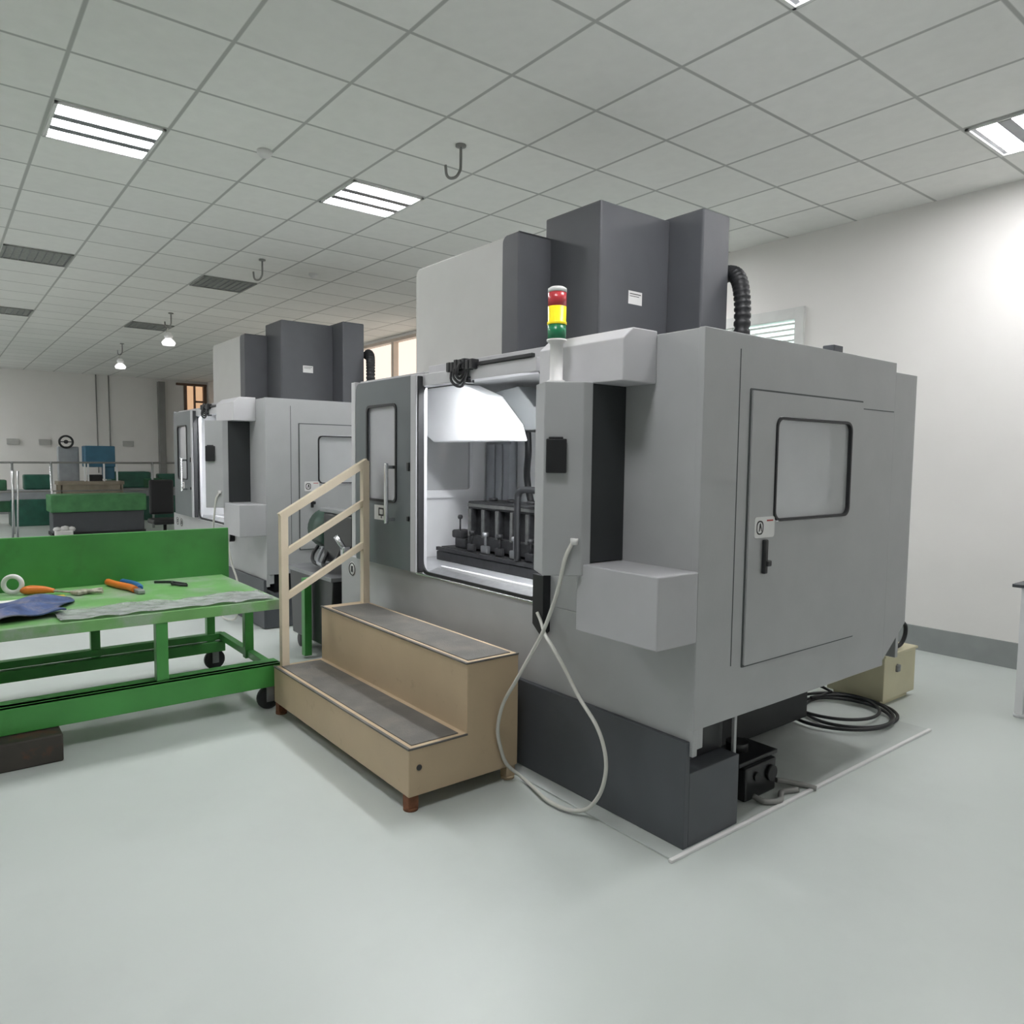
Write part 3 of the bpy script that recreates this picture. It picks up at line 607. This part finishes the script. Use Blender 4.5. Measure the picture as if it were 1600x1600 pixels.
# chip cart and conveyor head in the gap between the machines
t = thing('chip_cart', 'dark chip cart with green corner post between steps and farther machine', 'cart', (-5.2, 2.45, 0))
MB().prism([(-5.55, .12), (-4.85, .12), (-4.80, .62), (-5.60, .62)], 'y', 2.20, 2.75, .01).build('tub', 'blackgloss', t)
MB().box(-5.62, -4.79, 2.18, 2.77, .615, .645).build('rim', 'dullsteel', t)
MB().box(-5.20, -5.14, 2.13, 2.185, .02, .60).build('post', 'green', t, label='green corner post')
for (x, y) in ((-5.5, 2.26), (-4.9, 2.26), (-5.5, 2.68), (-4.9, 2.68)):
    MB().lathe([(0, -.02), (.055, -.02), (.06, 0), (.055, .02), (0, .02)], (x, y, .06), 18, 'y').build('wheel', 'black', t)
t = thing('conveyor_motor', 'dark conveyor drive with round green drum above the chip cart', 'conveyor', (-5.1, 2.7, 0))
MB().box(-5.28, -4.78, 2.34, 2.68, .70, 1.08, .02).box(-5.22, -4.92, 2.60, 2.80, .70, .95, .01).box(-5.20, -4.95, 2.80, 3.0, .01, .95, .01).build('housing', 'blackgloss', t)
MB().lathe([(0, -5.56), (.13, -5.56), (.155, -5.54), (.155, -5.30), (.13, -5.28), (0, -5.28)], (0, 2.48, .93), 26, 'x').build('drum', 'drum', t)
MB().box(-5.30, -4.80, 2.32, 2.40, 1.08, 1.11, .005).build('cover_lip', 'dullsteel', t)
MB().box(-4.86, -4.80, 2.28, 2.34, .72, .86, .01).cyl((-4.83, 2.30, .84), (-4.88, 2.26, .93), .02).build('valve', 'chrome', t)
for k in range(3):
    MB().tube(arc([(-5.42+.10*k, 2.36, .80), (-5.38+.10*k, 2.30, .74-.015*k), (-5.24+.08*k, 2.25, .70), (-5.06+.05*k, 2.27, .70), (-4.92, 2.33, .78+.03*k)], 6), .014, 8).build('hose', 'greymach' if k == 1 else 'black', t)

# floor things to the right of the nearer machine
t = thing('coolant_pump', 'small black pump on the floor under the front corner of the nearer machine', 'pump', (-1.88, 2.85, 0))
MB().box(-2.02, -1.80, 2.74, 2.98, .008, .16, .01).box(-2.0, -1.82, 2.72, 3.02, .16, .18, .004).build('body', 'blackgloss', t)
MB().cyl((-1.93, 2.86, .18), (-1.93, 2.86, .22), .05).build('motor', 'iron', t); MB().cyl((-1.80, 2.93, .10), (-1.785, 2.93, .10), .035).build('outlet', 'iron', t); MB().cyl((-1.80, 2.82, .11), (-1.79, 2.82, .11), .02).build('outlet', 'iron', t)
o = MB().tube(arc([(-1.79, 2.79, .03), (-1.74, 2.80, .022), (-1.71, 2.87, .02), (-1.75, 2.95, .02), (-1.72, 3.03, .02)], 6), .013, 8).tube(arc([(-1.80, 2.98, .05), (-1.77, 3.05, .03), (-1.72, 3.10, .02), (-1.68, 3.12, .014)], 6), .012, 8)
tag(o.build('hose_end', 'pipe', loc=(-1.74, 2.9, 0)), 'short loose hose ends on the floor beside the small pump', 'hose')
pts = []
for i in range(120):
    a = 2*PI*i/34; R = .30-.04*math.sin(a*.37)-.05*(i/120)
    pts.append((-2.14+(R*.92+.02*math.sin(i*.21))*math.cos(a)+.03*math.sin(i*.05), 4.20+R*1.05*math.sin(a)+.05*math.cos(i*.06), .018+.00022*i))
pts += [(-2.30, 4.40, .06), (-2.40, 4.3, .12), (-2.5, 4.1, .25)]
tag(MB().tube(arc(pts, 2), .0095, 8).build('cable_coil', 'black', loc=(-2.14, 4.2, 0)), 'black cable coiled on the floor beside the pale beige box', 'cable')
t = thing('transformer_box', 'pale beige steel box on the floor behind the nearer machine', 'box', (-2.2, 4.74, 0))
MB().box(-2.40, -2.04, 4.53, 4.955, .035, .318, .004).box(-2.37, -2.07, 4.56, 4.92, 0, .035, 0).build('body', 'beige2', t)
MB().box(-2.41, -2.03, 4.52, 4.965, .310, .326, .003).build('lid', 'beige2', t)
MB().box(-2.042, -2.025, 4.68, 4.72, .20, .24, .004).cyl((-2.04, 4.70, .235), (-2.022, 4.70, .235), .012).build('lock', 'dullsteel', t)
o = MB().box(-2.16, -2.06, 4.50, 4.64, .328, .40, .015).tube(arc([(-2.1, 4.62, .38), (-2.08, 4.70, .44), (-2.07, 4.78, .49), (-2.06, 4.83, .47), (-2.06, 4.83, .40), (-2.07, 4.78, .345), (-2.1, 4.70, .34)], 6), .013, 8).tube(arc([(-2.1, 4.60, .37), (-2.12, 4.68, .43), (-2.12, 4.74, .42), (-2.12, 4.72, .35)], 6), .012, 8)
tag(o.build('plug', 'black', loc=(-2.1, 4.6, .327)), 'black plug with looped lead on top of the pale beige box', 'plug')
t = thing('side_table', 'white-legged table with dark thin top at the right edge of the photo', 'table', (-1.0, 5.35, 0))
MB().box(-1.54, -.4, 5.0, 5.7, .775, .795).build('tabletop', 'dark', t)
for (x, y) in ((-1.475, 5.04), (-.46, 5.04), (-1.475, 5.66), (-.46, 5.66)):
    MB().box(x-.022, x+.022, y-.022, y+.022, .02, .775).cyl((x, y, 0), (x, y, .02), .03).build('leg', 'white', t)
# wall pipes
struct(MB().box(WX, WX+.18, 4.89, 5.05, .195, CZ-.08).build('trim_1', 'pipe'))

# ------------------------------------------------------------------ far end of the hall
t = thing('railing', 'steel railing with thin top rail running across the far end of the hall', 'railing', (-16.3, 2.2, 0))
MB().tube([(-16.3, -1.5, 1.315), (-16.3, 4.2, 1.325)], .02, 8).build('top_rail', 'pipe', t)
MB().tube([(-16.3, -1.5, .78), (-16.3, 4.2, .78)], .014, 8).build('mid_rail', 'pipe', t)
for y in (-1.4, -.1, 1.18, 1.79, 3.55, 4.15): MB().cyl((-16.3, y, 0), (-16.3, y, 1.335), .022, seg=10).build('post', 'chrome', t)
t = thing('chrome_stand', 'thin bright double-tube stand in front of the teal lathe', 'stand', (-15.0, 1.14, 0))
for dy in (0, .07): MB().cyl((-15.0, 1.06+dy, .02), (-15.0, 1.06+dy+.04, 1.2-.2*dy), .016, seg=8).build('tube', 'chrome', t)
MB().box(-15.1, -14.9, 1.02, 1.22, 0, .02).build('foot_plate', 'dullsteel', t)
def lathe_machine(x, y0, y1, label):
    t = thing('lathe', label, 'lathe', (x, (y0+y1)/2, 0), 'teal machines at the far end')
    MB().box(x-.3, x+.3, y0, y0+.8, 0, .55, .02).build('pedestal', 'teal', t); MB().box(x-.3, x+.3, y1-.75, y1, 0, .55, .02).build('pedestal', 'teal', t)
    MB().box(x-.28, x+.24, y0+.8, y1-.75, .30, .53, .01).build('tray', 'dgreen', t)
    MB().box(x-.25, x+.28, y0, y1, .52, .74, .02).build('bed', 'greymach', t)
    MB().box(x-.3, x+.3, y0, y0+.8, .74, 1.10, .03).build('headstock', 'teal', t)
    MB().box(x-.05, x+.32, (y0+y1)/2-.1, (y0+y1)/2+.3, .74, .95, .02).build('carriage', 'dgreen', t)
    MB().cyl((x, y0+.8, .95), (x, y0+.9, .95), .13).build('chuck', 'dullsteel', t)
    MB().box(x-.15, x+.15, y1-.5, y1, .74, 1.05, .03).build('tailstock', 'teal', t)
lathe_machine(-18.2, -.2, 2.0, 'teal green lathe with grey bed at the left edge, far end')
lathe_machine(-18.6, 3.15, 4.65, 'dark green lathe right of the blue machine, far end')
t = thing('tool_cabinet', 'green cabinet with dark lower half beyond the green bench', 'cabinet', (-15.5, 2.4, 0))
MB().box(-16.0, -15.4, 1.66, 3.24, .43, .745, .02).build('upper', 'fgreen', t)
MB().box(-15.95, -15.45, 1.70, 3.20, .05, .43, .01).build('lower', 'dark', t)
MB().box(-15.97, -15.42, 1.68, 3.22, .0, .06, .0).build('plinth', 'black', t)
o = MB()
for (y, z, r) in ((1.76, .17, .07), (1.88, .18, .08), (1.98, .17, .07), (1.83, .14, .06)): o.lathe([(0, -r*.7), (r*.7, -r*.5), (r, 0), (r*.7, r*.5), (0, r*.7)], (-15.25, y-.02, z-.03), 10)
o.box(-15.33, -15.17, 1.70, 1.98, 0, .12, .02)
tag(o.build('rag_bag', 'label', loc=(-15.25, 1.85, 0)), 'white bundle of rags at the foot of the green cabinet', 'rags')
t = thing('fitting_bench', 'tan bench carrying the blue machine at the far end', 'workbench', (-17.5, 2.6, 0))
MB().box(-17.7, -17.2, 2.0, 3.2, .86, .93).build('top', 'tan', t)
for (x, y) in ((-17.66, 2.05), (-17.25, 2.05), (-17.66, 3.15), (-17.25, 3.15)): MB().box(x-.03, x+.03, y-.03, y+.03, 0, .86).build('leg', 'tan', t)
MB().box(-17.24, -17.22, 2.05, 3.15, .55, .86).build('apron', 'tan', t)
t = thing('blue_machine', 'petrol blue boxy machine on white legs on the tan bench', 'machine', (-17.5, 2.78, .93))
MB().box(-17.68, -17.3, 2.50, 3.06, 1.22, 1.66, .02).build('hood', 'bluemach', t)
MB().box(-17.68, -17.35, 2.86, 3.05, .97, 1.22, .01).build('cabinet', 'bluemach', t)
for y in (2.49, 2.55, 2.84, 3.08): MB().box(-17.3, -17.26, y-.015, y+.015, .93, 1.30, .003).build('leg', 'white', t)
MB().box(-17.65, -17.35, 2.58, 2.82, .93, 1.06, .01).build('vise', 'iron', t)
t = thing('dial_machine', 'pale grey machine column with a round dial on top, left of the blue machine', 'machine', (-17.5, 2.27, 0))
MB().box(-17.92, -17.74, 2.08, 2.46, .0, 1.64, .02).build('column', 'greymach', t)
MB().torus((-17.72, 2.23, 1.735), .12, .022, Matrix.Rotation(PI/2, 3, 'Y')).cyl((-17.76, 2.23, 1.735), (-17.70, 2.23, 1.735), .04).box(-17.73, -17.71, 2.12, 2.34, 1.725, 1.745, 0).box(-17.76, -17.7, 2.2, 2.26, 1.60, 1.64, 0).build('dial', 'iron', t)
# office chair
t = thing('office_chair', 'black swivel chair in front of the farther machine door', 'chair', (-12.6, 2.85, 0))
cx, cy = -12.6, 2.86
MB().box(cx-.05, cx+.02, cy-.17, cy+.19, .55, 1.10, .03).build('backrest', 'black', t)
MB().box(cx, cx+.45, cy-.21, cy+.21, .42, .50, .03).build('seat', 'black', t)
MB().cyl((cx+.22, cy, .08), (cx+.22, cy, .43), .025).build('column', 'blackgloss', t)
for k in range(5):
    a = 2*PI*k/5
    MB().tube([(cx+.22, cy, .11), (cx+.22+.26*math.cos(a), cy+.26*math.sin(a), .06)], .016, 6).cyl((cx+.22+.26*math.cos(a), cy+.26*math.sin(a)-.02, .028), (cx+.22+.26*math.cos(a), cy+.26*math.sin(a)+.02, .028), .028, seg=10).build('leg', 'black', t)
# wall boxes and drop cables on the far wall
for (y, l) in ((1.61, 'small grey socket box on the far wall, leftmost of three'), (2.27, 'small grey socket box on the far wall, left of the dial machine'), (4.15, 'small grey socket box on the far wall, right of the blue machine')):
    tag(MB().box(WX, WX+.05, y-.13, y+.13, 1.70, 1.84, .01).build('socket_box', 'sock', loc=(WX, y, 1.77)), l, 'socket box', 'socket boxes on the far wall')
for (y, l) in ((3.44, 'thin grey cable running down the far wall, the left of two'), (3.73, 'thin grey cable running down the far wall, the right of two')):
    tag(MB().cyl((WX+.03, y, 1.0), (WX+.03, y-.01, CZ), .014, seg=8).build('drop_cable', 'pipe', loc=(WX, y, 0)), l, 'cable', 'cables down the far wall')
